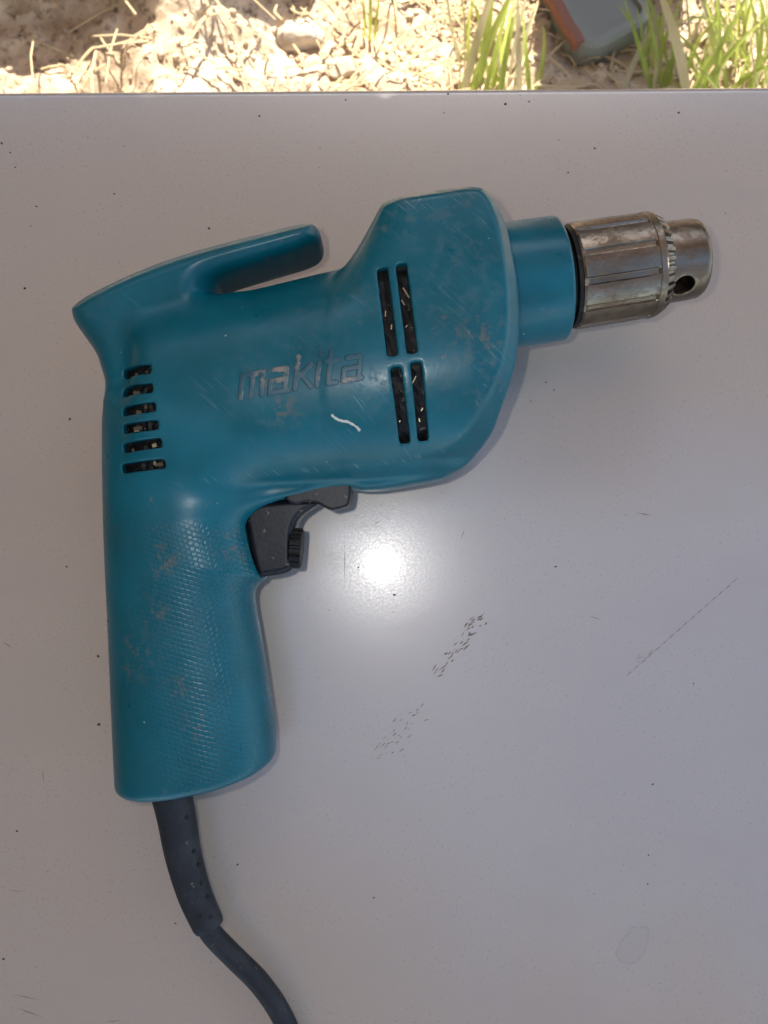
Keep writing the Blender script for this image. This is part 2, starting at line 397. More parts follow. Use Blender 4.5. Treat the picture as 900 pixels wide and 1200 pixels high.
def housing_field():
    # motor barrel: tapered, slightly flattened cylinder along the drill
    a = np.array(px(184, 480)); b = np.array(px(560, 425)); d = b - a; Ln = np.linalg.norm(d); d /= Ln
    t = (U2 - a[0]) * d[0] + (V2 - a[1]) * d[1]; s = -(U2 - a[0]) * d[1] + (V2 - a[1]) * d[0]
    R = np.interp(t, (0, 75, Ln), (33, 39.5, 41.5)).astype(np.float32); t, s = t.astype(np.float32), s.astype(np.float32)
    bar = (np.sqrt(s[..., None] ** 2 + (W * 1.13) ** 2) - R[..., None]) * .94
    e = np.maximum(-t, t - Ln)[..., None]; bar = smax(bar, e + 0 * bar, 9.0)
    # gear case at the front: follows the barrel below its axis, stays full above it
    GP = [(392, 322), (412, 300), (430, 274), (447, 246), (453, 243), (508, 236), (544, 231), (562, 233), (576, 247), (588, 275), (594, 300), (602, 350), (603, 405), (593, 460), (570, 516), (537, 553), (490, 566), (420, 574), (380, 500)]
    dg = poly_sdf(chaikin(pts(GP, 20), 2), U2, V2)[..., None]
    tx = np.clip((U2 + .15 * V2 - (px(392, 0)[0] + 8)) / 34, 0, 1); tx = tx * tx * (3 - 2 * tx)
    Re = np.where(s > 0, R / np.maximum(1 - .62 * tx, .05), R)
    hg = (R / 1.13 * np.sqrt(np.clip(1 - (s / Re) ** 2, .03, 1)) - .7 * (1 - tx) - .3).astype(np.float32)[..., None]
    gear = smax(dg + 0 * W, (np.abs(W) - hg) * .9, 2.5)
    G = smin(bar, gear, 2.5)
    # bevelled skirt running along the underside and round the nose
    CP = [(-200, 300), (300, 100), (447, 238), (453, 239), (508, 232), (545, 227), (564, 230), (579, 245), (591, 274), (597, 300), (604, 350), (605, 405), (595, 460), (571, 519), (536, 557), (482, 570), (429, 577), (411, 573), (385, 575), (333, 588), (285, 597), (285, 1500), (-200, 1500)]
    dc = poly_sdf(chaikin(pts(CP, 12), 2), U2, V2)
    Wl = np.maximum(hg[..., 0], 20.0)
    G = smax(G, ((dc + 7.0) * .72)[..., None] + (np.abs(W) - Wl[..., None]) * .69, 1.1)
    G = smax(G, dc[..., None] + 0 * W, 1.5)
    fl_ = chaikin(pts([(200, 480), (500, 470), (560, 500), (530, 558), (482, 568), (430, 576), (411, 572), (385, 574), (333, 587), (290, 594), (200, 600)], 6), 1)
    G = smin(G, pillow(poly_sdf(fl_, U2, V2)[..., None], W, 12.5, 3, 4, 2), 2.0)
    # rear saddle with the finger hook
    hk = chaikin(pts([(84, 358), (140, 328), (200, 304), (250, 289), (310, 274), (352, 263), (372, 262), (379, 285), (370, 300), (330, 311), (262, 330), (246, 337), (244, 352), (300, 350), (300, 440), (150, 460), (124, 440), (113, 414), (97, 392), (86, 376)], 8), 2)
    G = smin(G, pillow(poly_sdf(hk, U2, V2)[..., None], W, 17.5, 8.5, 13, 2), 6)
    cut = chaikin(pts([(258, 336), (300, 322), (372, 300), (392, 280), (430, 276), (412, 303), (345, 325), (285, 343), (262, 347)], 0), 1)
    G = smax(G, -(poly_sdf(cut, U2, V2)[..., None] + 0 * W), 2.0)
    # grip
    gp = chaikin(pts([(121, 440), (119, 520), (120, 620), (124, 720), (128, 820), (132, 900), (137, 1010), (180, 1040), (245, 1040), (318, 1010), (324, 880), (315, 830), (303, 750), (294, 705), (297, 688), (314, 677), (300, 640), (290, 598), (300, 520), (250, 470)], 6), 2)
    dgp = poly_sdf(gp, U2, V2)[..., None]
    B = np.interp(ax_v, (px(0, 930)[1], px(0, 760)[1], px(0, 560)[1], px(0, 470)[1]), (22.5, 21.5, 24, 26))[None, :, None].astype(np.float32)
    q = (np.maximum(dgp + 26, 0) / 26) ** 2.25 + (np.abs(W) / B) ** 2.25
    gripf = (np.maximum(q, 1e-6) ** (1 / 2.25) - 1) * 20
    bt = chaikin(pts([(100, 400), (330, 400), (330, 886), (318, 896), (240, 915), (160, 927), (100, 931)], 4), 1)
    gripf = smax(gripf, poly_sdf(bt, U2, V2)[..., None] + 0 * W, 4.5)
    G = smin(G, gripf, 11)
    # trigger pocket
    tp = chaikin(pts([(289, 598), (296, 588), (345, 583), (372, 575), (372, 640), (330, 674), (303, 674)], 0), 1)
    G = np.maximum(G, -np.maximum(poly_sdf(tp, U2, V2)[..., None], np.abs(W) - 9.5))
    return G.astype(np.float32)
G = housing_field()
# height of the skin before the vents are cut
def height_map(G):
    S = G < 0; n = S.shape[2]; k = n - 1 - np.argmax(S[:, :, ::-1], axis=2); k = np.clip(k, 0, n - 2)
    i, j = np.indices(k.shape); a = G[i, j, k]; b = G[i, j, k + 1]
    hm = ax_w[0] + (k + np.clip(a / np.where(a == b, 1, a - b), 0, 1)) * H
    return np.where(S.any(2), hm, -99)
HM = height_map(G)
def skin(u, v):
    x = np.clip((np.asarray(u) - LO[0]) / H, 0, HM.shape[0] - 2.001); y = np.clip((np.asarray(v) - LO[1]) / H, 0, HM.shape[1] - 2.001)
    i, j = x.astype(int), y.astype(int); fx, fy = x - i, y - j
    return (HM[i, j] * (1 - fx) + HM[i + 1, j] * fx) * (1 - fy) + (HM[i, j + 1] * (1 - fx) + HM[i + 1, j + 1] * fx) * fy
def on_skin(x, y):            # photo pixel -> drill-frame point on the visible skin
    w = 25.0
    for _ in range(12): u, v = px(x, y, w); w = .5 * w + .5 * float(skin(u, v))
    return u, v, w
LONG = [((448.5, 319), (459.5, 412)), ((470.5, 314), (482.5, 409)), ((464, 435), (474, 514)), ((487.5, 429), (495.5, 511))]
SHORT = [((149, 438), (173, 433)), ((148, 460), (175, 455)), ((148, 482), (178, 477)), ((148, 502.5), (181, 498)), ((148, 525), (185, 519)), ((147, 549), (189, 543.5))]
slots = [(s, 1.75, 1) for s in LONG] + [(s, 1.55, 0) for s in SHORT]
skin3 = HM[..., None]
for (p, q), r, lg in slots:
    a = on_skin(*p); b = on_skin(*q)
    d2 = (seg_sdf(U2, V2, a[:2], b[:2]) - r)
    # squarer ends than a capsule
    e = np.array((b[0] - a[0], b[1] - a[1])); L = np.linalg.norm(e); e /= L
    tt = (U2 - a[0]) * e[0] + (V2 - a[1]) * e[1]; ss = -(U2 - a[0]) * e[1] + (V2 - a[1]) * e[0]
    bxx = np.maximum(np.maximum(-tt, tt - L) - r * .75, np.abs(ss) - r)
    d2 = (.4 * d2 + .6 * bxx)[..., None]
    G = smax(G, -np.maximum(d2, (HM.clip(0, 60)[..., None] - 6.5) - W), .55)
def fade(P, blobs):
    out = np.zeros(len(P))
    for x, y, r, s in blobs:
        u, v, w = on_skin(x, y); out = np.maximum(out, s * np.exp(-((P[:, 0] - u) ** 2 + (P[:, 1] - v) ** 2) / (r * K) ** 2))
    return out
def a_grime(P):
    return fade(P, [(570, 400, 45, 1), (565, 330, 35, .8), (540, 290, 40, .7), (520, 245, 45, 1.3), (480, 248, 35, 1.3), (455, 268, 14, 1.8), (585, 450, 40, .9), (420, 340, 40, .6), (400, 370, 35, .5), (500, 340, 45, .6), (330, 480, 45, .55), (370, 420, 50, .5), (300, 440, 50, .5), (110, 370, 35, .6), (255, 330, 18, .9), (150, 480, 30, .4), (500, 450, 50, .5), (440, 450, 40, .6), (200, 760, 60, .3)])
def a_rust(P):
    return fade(P, [(190, 655, 16, 1), (272, 640, 14, 1), (160, 770, 22, .8), (215, 805, 14, .8), (178, 720, 18, .7), (310, 450, 12, .8), (330, 480, 16, .8), (228, 850, 14, .6), (565, 395, 25, .7)])
def a_wear_highlight(P):
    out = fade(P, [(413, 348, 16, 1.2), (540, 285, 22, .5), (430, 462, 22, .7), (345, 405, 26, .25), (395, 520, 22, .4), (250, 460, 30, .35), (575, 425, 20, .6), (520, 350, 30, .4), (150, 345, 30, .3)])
    for L in ([(205, 570), (240, 563), (320, 554), (400, 548), (470, 541), (520, 527), (548, 500), (563, 465), (578, 420)], [(545, 234), (562, 250), (575, 275), (584, 310)], [(458, 244), (550, 230)], [(240, 315), (262, 301), (350, 279)]):  # edge wear plus pale edge highlights painted along skirt, nose, gear top and hook
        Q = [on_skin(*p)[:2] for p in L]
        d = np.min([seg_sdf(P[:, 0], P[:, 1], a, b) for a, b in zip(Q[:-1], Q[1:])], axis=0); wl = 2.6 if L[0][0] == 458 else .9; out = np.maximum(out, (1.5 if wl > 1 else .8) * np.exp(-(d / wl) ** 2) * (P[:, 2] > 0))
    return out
def a_grip(P):
    w = P[:, 2]; u, v = P[:, 0], P[:, 1]
    m = np.clip((px(0, 600)[1] * .93 - 2.5 - v) / 5, 0, 1) * np.clip((v - px(0, 915)[1]) / 5, 0, 1) * (w > 0)
    c = px(213, 0)[0]; return m * np.clip((27 - np.abs(u - (-66.5 + (v + 10) * -.06))) / 5, 0, 1)
net_object('housing', G, LO, H, MT['body'], drill, {'grime': a_grime, 'rust': a_rust, 'wear_highlight': a_wear_highlight, 'grip': a_grip})

# dark inner walls seen through the vents
for (p, q), r, lg in slots:
    a = on_skin(*p); b = on_skin(*q); e = Vector((b[0] - a[0], b[1] - a[1], 0)); L = e.length; e.normalize(); s_ = Vector((-e.y, e.x, 0))
    n = 15; V, F = [], []; rr = r + .8
    for i in range(n):
        t = -rr + (L + 2 * rr) * i / (n - 1)
        for k in range(5):
            y = rr * (k / 2 - 1); c = Vector((a[0], a[1], 0)) + e * t + s_ * y
            dz = 3.4 + .9 * random.random()
            V.append((c.x * MM, c.y * MM, (float(skin(c.x, c.y)) - dz) * MM))
    for i in range(n - 1):
        for k in range(4): F.append((i * 5 + k, i * 5 + k + 1, i * 5 + k + 6, i * 5 + k + 5))
    # close it downwards so that it is a solid block
    nb = len(V); V += [(x, y, z - 3 * MM) for x, y, z in V]
    rim = [i * 5 for i in range(n)] + [(n - 1) * 5 + k for k in range(1, 5)] + [i * 5 + 4 for i in range(n - 2, -1, -1)] + [3, 2, 1]
    for i in range(len(rim)): a_, b_ = rim[i], rim[(i + 1) % len(rim)]; F.append((a_, b_, b_ + nb, a_ + nb))
    lin = link('vent_liner', mesh('vent_liner', V, F, False), MT['black'], drill)
    # bits of coil, brush holder and bright metal behind the slot
    bits = random.choice((1, 2, 3)) if lg else 2
    for j in range(bits):
        if not lg and j == 0 and p[1] < 470: continue
        t = L * random.uniform(.1, .9); c = Vector((a[0], a[1], 0)) + e * t + s_ * random.uniform(-.6, .6) * r
        z = float(skin(c.x, c.y)) - 3.6; hl = random.uniform(.5, 2.2) if lg else random.uniform(.8, 1.6); hw = random.uniform(.10, .2) if lg else .6
        tw = random.uniform(-.7, .7) if lg else random.uniform(-.2, .2); hl *= random.uniform(.3, 1)
        bm = bmesh.new(); bmesh.ops.create_cube(bm, size=1)
        for vv in bm.verts:
            k = Matrix.Rotation(tw, 3, 'Z') @ (e * vv.co.x * 2 * hl + s_ * vv.co.y * 2 * hw); vv.co = Vector((c.x + k.x, c.y + k.y, z + vv.co.z * .7 - .2)) * MM
        me = bpy.data.meshes.new('coil_piece'); bm.to_mesh(me); bm.free()
        link('coil_piece', me, MT['glint'] if lg or random.random() < .3 else MT['cream'], lin)

# ------------------------------------------------------------------ raised lettering
LET = {'m': [((0, 0), (0, 1)), ((0, 1), (1.25, 1)), ((.62, 1), (.62, 0)), ((1.25, 1), (1.25, 0))],
       'a': [((.1, 1), (.9, 1)), ((.9, 1), (.9, 0)), ((1.1, 0), (0, 0)), ((0, 0), (0, .52)), ((0, .52), (.9, .52))],
       'k': [((0, 0), (0, 1.42)), ((0, .42), (.85, 1)), ((.28, .6), (.92, 0))],
       'i': [((0, 0), (0, 1)), ((0, 1.36), (0, 1.42))],
       't': [((.15, 1.4), (.15, 0)), ((.15, 0), (.62, 0)), ((-.12, 1), (.62, 1))]}
A = on_skin(282, 467); Bq = on_skin(437, 441)
du = Vector((Bq[0] - A[0], Bq[1] - A[1])); tot = 7.75; unit = du.length / tot; du.normalize(); dv = Vector((-du.y, du.x))
lettering = bpy.data.objects.new('lettering', None); C.objects.link(lettering); lettering.parent = drill; lettering.empty_display_size = .01
hgt = 7.0; cur = 0.0
for ch, adv in zip('makita', (1.72, 1.5, 1.28, .5, 1.02, 1.4)):
    def lp(p): q = du * ((cur + p[0]) * unit + p[1] * hgt * .27) + dv * p[1] * hgt; return (A[0] + q.x, A[1] + q.y)
    S = [(lp(a), lp(b)) for a, b in LET[ch]]; cur += adv
    xs = [p[0] for s in S for p in s]; ys = [p[1] for s in S for p in s]; hh = .24
    u_ = np.arange(min(xs) - 1.6, max(xs) + 1.6, hh); v_ = np.arange(min(ys) - 1.6, max(ys) + 1.6, hh)
    X, Y = np.meshgrid(u_, v_, indexing='ij'); d2 = np.min([seg_sdf(X, Y, a, b) for a, b in S], axis=0) - .92
    Z0 = skin(X, Y); w_ = np.arange(Z0.min() - 1.2, Z0.max() + 1.6, hh)
    F3 = smax(d2[..., None] + 0 * w_, np.abs(w_[None, None] - Z0[..., None]) - .30, .25)
    net_object('letter', F3.astype(np.float32), (u_[0], v_[0], w_[0]), hh, MT['letter'], lettering, {'residue': lambda P: fade(P, [(306, 442, 9, 1), (327, 437, 12, 1.1), (351, 424, 9, 1.1), (376, 440, 7, .6), (408, 446, 6, 1.1), (286, 462, 7, .5)]).clip(0, 1)})
# dried paint streak below the lettering
S = [on_skin(*p)[:2] for p in ((389, 487), (397, 493), (408, 494.5), (416, 499), (421, 504))]
xs = [p[0] for p in S]; ys = [p[1] for p in S]; hh = .2
u_ = np.arange(min(xs) - 1.5, max(xs) + 1.5, hh); v_ = np.arange(min(ys) - 1.5, max(ys) + 1.5, hh); X, Y = np.meshgrid(u_, v_, indexing='ij')
d2 = np.min([seg_sdf(X, Y, a, b) for a, b in zip(S[:-1], S[1:])], axis=0) - .42 - .3 * vnoise(X * 1.3, Y * 1.3, 5, 2)
Z0 = skin(X, Y); w_ = np.arange(Z0.min() - 1, Z0.max() + 1.2, hh)
tag(net_object('paint_streak', smax(d2[..., None] + 0 * w_, np.abs(w_[None, None] - Z0[..., None]) - .22, .2).astype(np.float32), (u_[0], v_[0], w_[0]), hh, MT['streak'], drill), 'short curved streak of dried white paint')

# ------------------------------------------------------------------ collar and chuck (turned parts on the spindle axis)
TH = math.atan(.150)
AX0 = Vector((*px(578, 339), 0))
SPIN = Matrix.Translation(AX0 * MM) @ Matrix.Rotation(TH, 4, 'Z')
def turned(name, prof, mat, parent, n=96, rad=None, ang=40, keep=True):
    V, F = lathe([(t, r) for t, r in prof], n, rad); me = sharp(mesh(name, V * MM, F), ang); o = link(name, me, mat)
    o.parent = parent; o.matrix_local = SPIN if parent == drill else Matrix.Identity(4); return o
turned('collar', [(-14, 22.4), (22.9, 22.0), (23.8, 21.7), (24.3, 21.0), (24.4, 12)], MT['teal'], drill)
chuck = bpy.data.objects.new('chuck', None); C.objects.link(chuck); chuck.parent = drill; chuck.matrix_local = SPIN @ Matrix.Translation((-3.6 * MM, 0, 0)); chuck.empty_display_size = .01
turned('washer', [(27.5, 14), (27.6, 17.4), (28.6, 17.9), (29.3, 17.4), (29.5, 15.8), (30.1, 15.8), (30.3, 17.9), (31.6, 18.2), (32.0, 17.0)], MT['black'], chuck)
def flute(th, t):
    a = (th / (2 * math.pi) * 12 + .27) % 1.0; g = min(a, 1 - a)
    return 1 - .045 * (1 if g < .10 else max(0, 1 - (g - .10) / .03)) * min(1, max(0, (t - 32.2) / 1.0)) * min(1, max(0, (58.2 - t) / .8))
turned('sleeve', [(31.7, 10), (31.8, 18.3), (32.5, 18.8), (33.5, 18.9), (45, 18.75), (57.5, 18.5), (58.2, 18.5), (58.5, 18.75), (60.2, 18.7), (60.5, 18.2), (60.6, 12)], MT['steel'], chuck, 288, flute, 25)
def teeth(th, t):
    a = (th / (2 * math.pi) * 34) % 1.0; g = abs(a - .5) * 2
    return 1 - .10 * max(0, min(1, (g - .42) / .2)) * min(1, max(0, (t - 60.9) / .5))
turned('gear_ring', [(60.3, 12), (60.4, 18.2), (60.9, 18.4), (61.5, 18.2), (64.2, 16.6), (64.4, 12)], MT['steel'], chuck, 340, teeth, 25)
# nose of the chuck with its key hole
hh = .4; lo3 = (60, -16, -16)
a0, a1, a2 = grid(lo3, (81, 16, 16), hh); X, Y, Z = np.meshgrid(a0, a1, a2, indexing='ij'); rr = np.hypot(Y, Z)
prof = np.maximum(rr - np.interp(X, (60, 74, 80), (14.5, 14.2, 13.9)), np.maximum(X - 79.0, 61 - X)); prof = smax(rr - np.interp(X, (60, 74, 80), (14.5, 14.2, 13.9)), np.maximum(X - 79.0, 61.0 - X), 3.2)
ka = math.radians(-53)
kd = np.array((0, math.sin(ka), math.cos(ka)))
al = Y * kd[1] + Z * kd[2]; pr = np.sqrt((X - 68.6) ** 2 + (Y * kd[2] - Z * kd[1]) ** 2)
N3 = smax(prof, -np.maximum(pr - 3.8, 4 - al), .6)
N3 = np.maximum(N3, -np.maximum(rr - 5.0, 70 - X))
net_object('nose', N3.astype(np.float32), lo3, hh, MT['steel'], chuck)

# ------------------------------------------------------------------ trigger, speed dial, reversing lever
def prism(name, outline, w, B, a, c, mat, parent, h=.4, it=1, w0=0.0):
    P = chaikin(pts(outline, w), it); lo = (P[:, 0].min() - 1.5, P[:, 1].min() - 1.5, -B - 1.5); hi = (P[:, 0].max() + 1.5, P[:, 1].max() + 1.5, B + 1.5)
    u_, v_, w_ = grid(lo, hi, h); X, Y = np.meshgrid(u_, v_, indexing='ij')
    F3 = pillow(poly_sdf(P, X, Y)[..., None], w_[None, None], B, a, c, 2)
    return net_object(name, F3.astype(np.float32), lo, h, mat, parent)
trig = prism('trigger', [(286, 600), (292, 590), (345, 584), (366, 586), (376, 590), (362, 598), (350, 608), (345, 622), (344, 640), (345, 664), (338, 671), (316, 675), (302, 676), (296, 650)], 5, 8.6, 2.4, 3.2, MT['trigger'], drill)
dv_, df_ = lathe([(-2.2, 4), (-2.2, 6.6), (-1.7, 7.3), (1.7, 7.3), (2.2, 6.6), (2.2, 4)], 128, lambda th, t: 1 - .10 * (((th / (2 * math.pi) * 16) % 1) > .55))
dial = link('speed_dial', sharp(mesh('speed_dial', dv_ * MM, df_), 25), MT['black'], trig)
du0 = px(345.5, 643, 8); dial.location = Vector((du0[0], du0[1], 3.2)) * MM; dial.rotation_euler.z = -.07
dial.scale = (1, 1, 1)
prism('reversing_lever', [(330, 580), (385, 566), (411, 566), (411.5, 568), (411.5, 582), (409, 592), (407, 594), (391, 598), (388, 598), (376, 592), (373, 590), (358, 588), (345, 593)], 8, 11.5, .8, .8, MT['trigger'], drill, .35)

# ------------------------------------------------------------------ cord with its strain relief
def P3(x, y, w): u, v = px(x, y, w); return Vector((u, v, w)) * MM
bz = -9
bpts = spline([P3(198, 915, -6), P3(207, 955, -7.5), P3(215, 1000, -8.5), P3(228, 1045, -8.5), P3(246, 1086, -8)], 8)
nb = len(bpts)
Vb, Fb = tube(bpts, [(7.6 - 1.7 * (i / (nb - 1)) - (.5 if i == nb - 1 else 0)) * MM for i in range(nb)], 28, .9)
boot = link('strain_relief', sharp(mesh('strain_relief', Vb, Fb), 40), MT['rubber'], drill)
cp = spline([P3(238, 1074, -8), P3(249, 1094, -8.5), P3(275, 1121, -9), P3(304, 1150, -9.2), P3(327, 1183, -8.8), P3(341, 1215, -8), P3(350, 1260, -6.8), P3(352, 1330, -5)], 8)
Vc, Fc = tube(cp, [4.0 * MM] * len(cp), 24)
link('cord', sharp(mesh('cord', Vc, Fc), 50), MT['rubber'], drill)
# small flex pits along the strain relief
me_p = None
for x, y in ((219, 957), (226, 999), (232, 1016), (235, 1037), (242, 1054), (246, 1075), (235, 1072)):
    bm = bmesh.new(); bmesh.ops.create_cone(bm, cap_ends=True, segments=12, radius1=.85 * MM, radius2=.85 * MM, depth=.5 * MM)
    me = bpy.data.meshes.new('flex_pit'); bm.to_mesh(me); bm.free(); me.polygons.foreach_set('use_smooth', [False] * len(me.polygons))
    # find where the view of that spot meets the boot
    best = min(range(nb), key=lambda i: (bpts[i] - P3(x, y, -3)).xy.length); c = bpts[best]
    r = (7.6 - 1.9 * best / (nb - 1)) * MM; off = (P3(x, y, -3) - c).to_2d(); o2 = min(off.length, r * .85); dn = math.sqrt(max(r * r - o2 * o2, 0)) * .9 + .05 * MM
    q = link('flex_pit', me, MT['hole'], boot); nn = Vector((off.x, off.y, dn)).normalized()
    q.location = Vector((c.x + off.x, c.y + off.y, c.z + dn + .0 * MM)); q.rotation_euler = nn.to_track_quat('Z', 'Y').to_euler()

# ------------------------------------------------------------------ dirt and scuffs on the table
V, F = [], []
def chip(x, y, r):
    c = at(x, y, 0); n = 6; b = len(V); a0 = random.random() * 6
    for k in range(n):
        a = a0 + 2 * math.pi * k / n; q = r * random.uniform(.6, 1.2); V.append((c.x + q * math.cos(a), c.y + q * math.sin(a) * .8, .00002))
    V.append((c.x, c.y, r * .5))
    for k in range(n): F.append((b + k, b + (k + 1) % n, b + n))
for x, y, r in ((304, 136, 3), (405, 117, 2.6), (525, 110, 3), (592, 122, 4), (620, 119, 2.6), (795, 132, 3), (697, 174, 3), (666, 202, 2.4), (655, 164, 1.8), (245, 268, 3.6), (134, 227, 2.4), (43, 242, 2.8), (29, 338, 4), (2, 168, 3.4), (12, 179, 2.6), (18, 196, 2.4), (36, 265, 1.8), (82, 491, 4), (78, 664, 2.6), (115, 769, 3), (116, 849, 3.4), (20, 974, 3), (4, 1124, 3), (278, 1013, 2.6), (438, 1052, 2.2), (420, 665, 2), (462, 697, 3), (651, 664, 2.4), (813, 801, 2.2), (765, 919, 2.6), (760, 1002, 2.2), (759, 1036, 2), (375, 174, 1.6), (640, 448, 2), (622, 470, 2), (649, 457, 2), (570, 730, 1.8), (145, 171, 1.6), (103, 161, 1.6), (520, 132, 1.8), (850, 250, 1.6), (206, 1082, 2)):
    chip(x, y, r * .38 * .34 * MM * 1.6)
for _ in range(90):
    x, y = random.uniform(0, 900), 108 + 1090 * random.random() ** 1.3; chip(x, y, random.uniform(.1, .26) * MM)
tag(link('dirt_specks', mesh('dirt_specks', V, F, False), MT['speck']), 'tiny dark dirt specks scattered over the beige table top', 'dirt', kind='stuff')
V, F = [], []
def sliver(x0, y0, x1, y1, wd, lift=.00003):
    a, b = at(x0, y0, lift), at(x1, y1, lift); d = (b - a).normalized(); s = Vector((-d.y, d.x, 0)) * wd * MM; m = (a + b) / 2 + s * random.uniform(-.8, .8)
    n = len(V); V.extend([tuple(a), tuple(m - s), tuple(b), tuple(m + s), (m.x, m.y, lift + wd * .25 * MM)])
    F.extend([(n, n + 1, n + 4), (n + 1, n + 2, n + 4), (n + 2, n + 3, n + 4), (n + 3, n, n + 4)])
def chain(x0, y0, x1, y1, n, jit, ln, wd):
    for i in range(n):
        t = random.random(); x = x0 + (x1 - x0) * t + random.gauss(0, jit); y = y0 + (y1 - y0) * t + random.gauss(0, jit)
        a = math.radians(random.uniform(15, 60)); l = ln * random.uniform(.4, 1.2); sliver(x, y, x + l * math.cos(a), y - l * math.sin(a), wd * random.uniform(.5, 1.2))
chain(508, 792, 563, 725, 34, 4, 11, .26); chain(438, 888, 492, 832, 34, 7, 7, .18); chain(545, 740, 566, 722, 10, 3, 8, .3)
for i in range(16):
    t = i / 16; sliver(733 + 132 * t, 793 - 116 * t, 733 + 132 * (t + .07), 793 - 116 * (t + .07), .14)
chain(738, 782, 762, 765, 8, 4, 12, .1)
for a in ((404, 630, 404, 692, .09), (540, 632, 545, 620, .14), (690, 722, 704, 726, .16), (438, 615, 446, 610, .14), (15, 1165, 48, 1172, .14), (18, 1180, 52, 1193, .16), (50, 900, 51, 918, .14), (3, 752, 15, 760, .16), (745, 601, 765, 604, .2), (8, 1043, 32, 1045, .1), (124, 1197, 140, 1196, .12)): sliver(*a)
tag(link('scuff_marks', mesh('scuff_marks', V, F, False), MT['scuff']), 'brown scuffs and scratches on the table right of the grip', 'scuffs', kind='stuff')

# ------------------------------------------------------------------ sunlit ground beyond the table
GZ = -.45
soil = Mat('dry_soil', rough=.95)
sb = soil.mix(soil.ramp(soil.noise(14, 6, .65), .35, .65), (.46, .33, .21), (.68, .54, .38))
sb = soil.mix(soil.ramp(soil.noise(90, 5, .7), .5, .68), sb, (.17, .115, .07))
soil.set('Base Color', sb); soil.set('Normal', soil.bump(soil.noise(160, 6, .7), .55, .005))
gx = np.concatenate((np.linspace(-20, -.75, 10), np.arange(-.7, .75, .004), np.linspace(.8, 20, 10)))
gy = np.concatenate((np.linspace(-20, .3, 10), np.arange(.33, .95, .004), np.linspace(1, 20, 10)))
X, Y = np.meshgrid(gx, gy, indexing='ij')
near = np.clip((.72 - np.abs(X)) / .1, 0, 1) * np.clip((.93 - Y) / .1, 0, 1) * np.clip((Y - .33) / .05, 0, 1)
def ground_h(X, Y): return .030 * vnoise(X * 9 + 40, Y * 9 + 40, 11, 3) + .018 * np.abs(vnoise(X * 26 + 90, Y * 26 + 90, 12, 5)) + .035 * np.exp(-((X + .22) / .10) ** 2 - ((Y - .58) / .06) ** 2)
Z = GZ + ground_h(X, Y) * near
n2 = len(gy); V = np.stack((X.ravel(), Y.ravel(), Z.ravel()), 1)
F = [(i * n2 + j, (i + 1) * n2 + j, (i + 1) * n2 + j + 1, i * n2 + j + 1) for i in range(len(gx) - 1) for j in range(n2 - 1)]
tag(link('ground', mesh('ground', V, F), soil.m), kind='structure')
def gz(x, y): return GZ + float(ground_h(np.array([x]), np.array([y]))[0])

stone_m = Mat('pale_stone', rough=.9)
stone_m.set('Base Color', stone_m.mix(stone_m.ramp(stone_m.noise(40, 6, .65), .35, .65), (.42, .34, .25), (.62, .54, .43)))
stone_m.set('Normal', stone_m.bump(stone_m.noise(120, 5, .7), .6, .004))
def stone_mesh(name, r, seed, sub=4):
    bm = bmesh.new(); bmesh.ops.create_icosphere(bm, subdivisions=sub, radius=1); rr = random.Random(seed)
    cuts = [(Vector((rr.gauss(0, 1), rr.gauss(0, 1), rr.gauss(0, .8))).normalized(), rr.uniform(.62, .9)) for _ in range(13)]
    co = np.array([v.co[:] for v in bm.verts]); nz = vnoise(co[:, 0] * 2.2 + co[:, 2] * 1.3 + 20, co[:, 1] * 2.2 - co[:, 2] * 1.7 + 20, seed, 5)
    for v, q in zip(bm.verts, nz):
        c = v.co.copy()
        for n, d in cuts:
            k = c.dot(n)
            if k > d: c -= n * (k - d) * .85
        c *= 1 + .22 * q; v.co = Vector((c.x * r[0], c.y * r[1], c.z * r[2]))
    me = bpy.data.meshes.new(name); bm.to_mesh(me); bm.free(); me.polygons.foreach_set('use_smooth', [True] * len(me.polygons)); return me
STONES = [(352, 30, (.028, .018, .014), 'rounded pale stone left of the grass tuft, at the photo top edge'),
          (402, 72, (.018, .013, .010), 'small pale stone close behind the table, left of the grass tuft'),
          (525, 58, (.014, .011, .010), 'small bright stone at the left foot of the grass tuft')]
for i, (x, y, r, lab) in enumerate(STONES):
    p = at(x, y, GZ + .01); o = link('stone', stone_mesh('stone', r, i + 3), stone_m.m); o.location = (p.x, p.y, gz(p.x, p.y) + r[2] * .1); o.rotation_euler.z = random.uniform(-.5, .5)
    tag(o, lab, 'stone', 'pale stones on the ground')
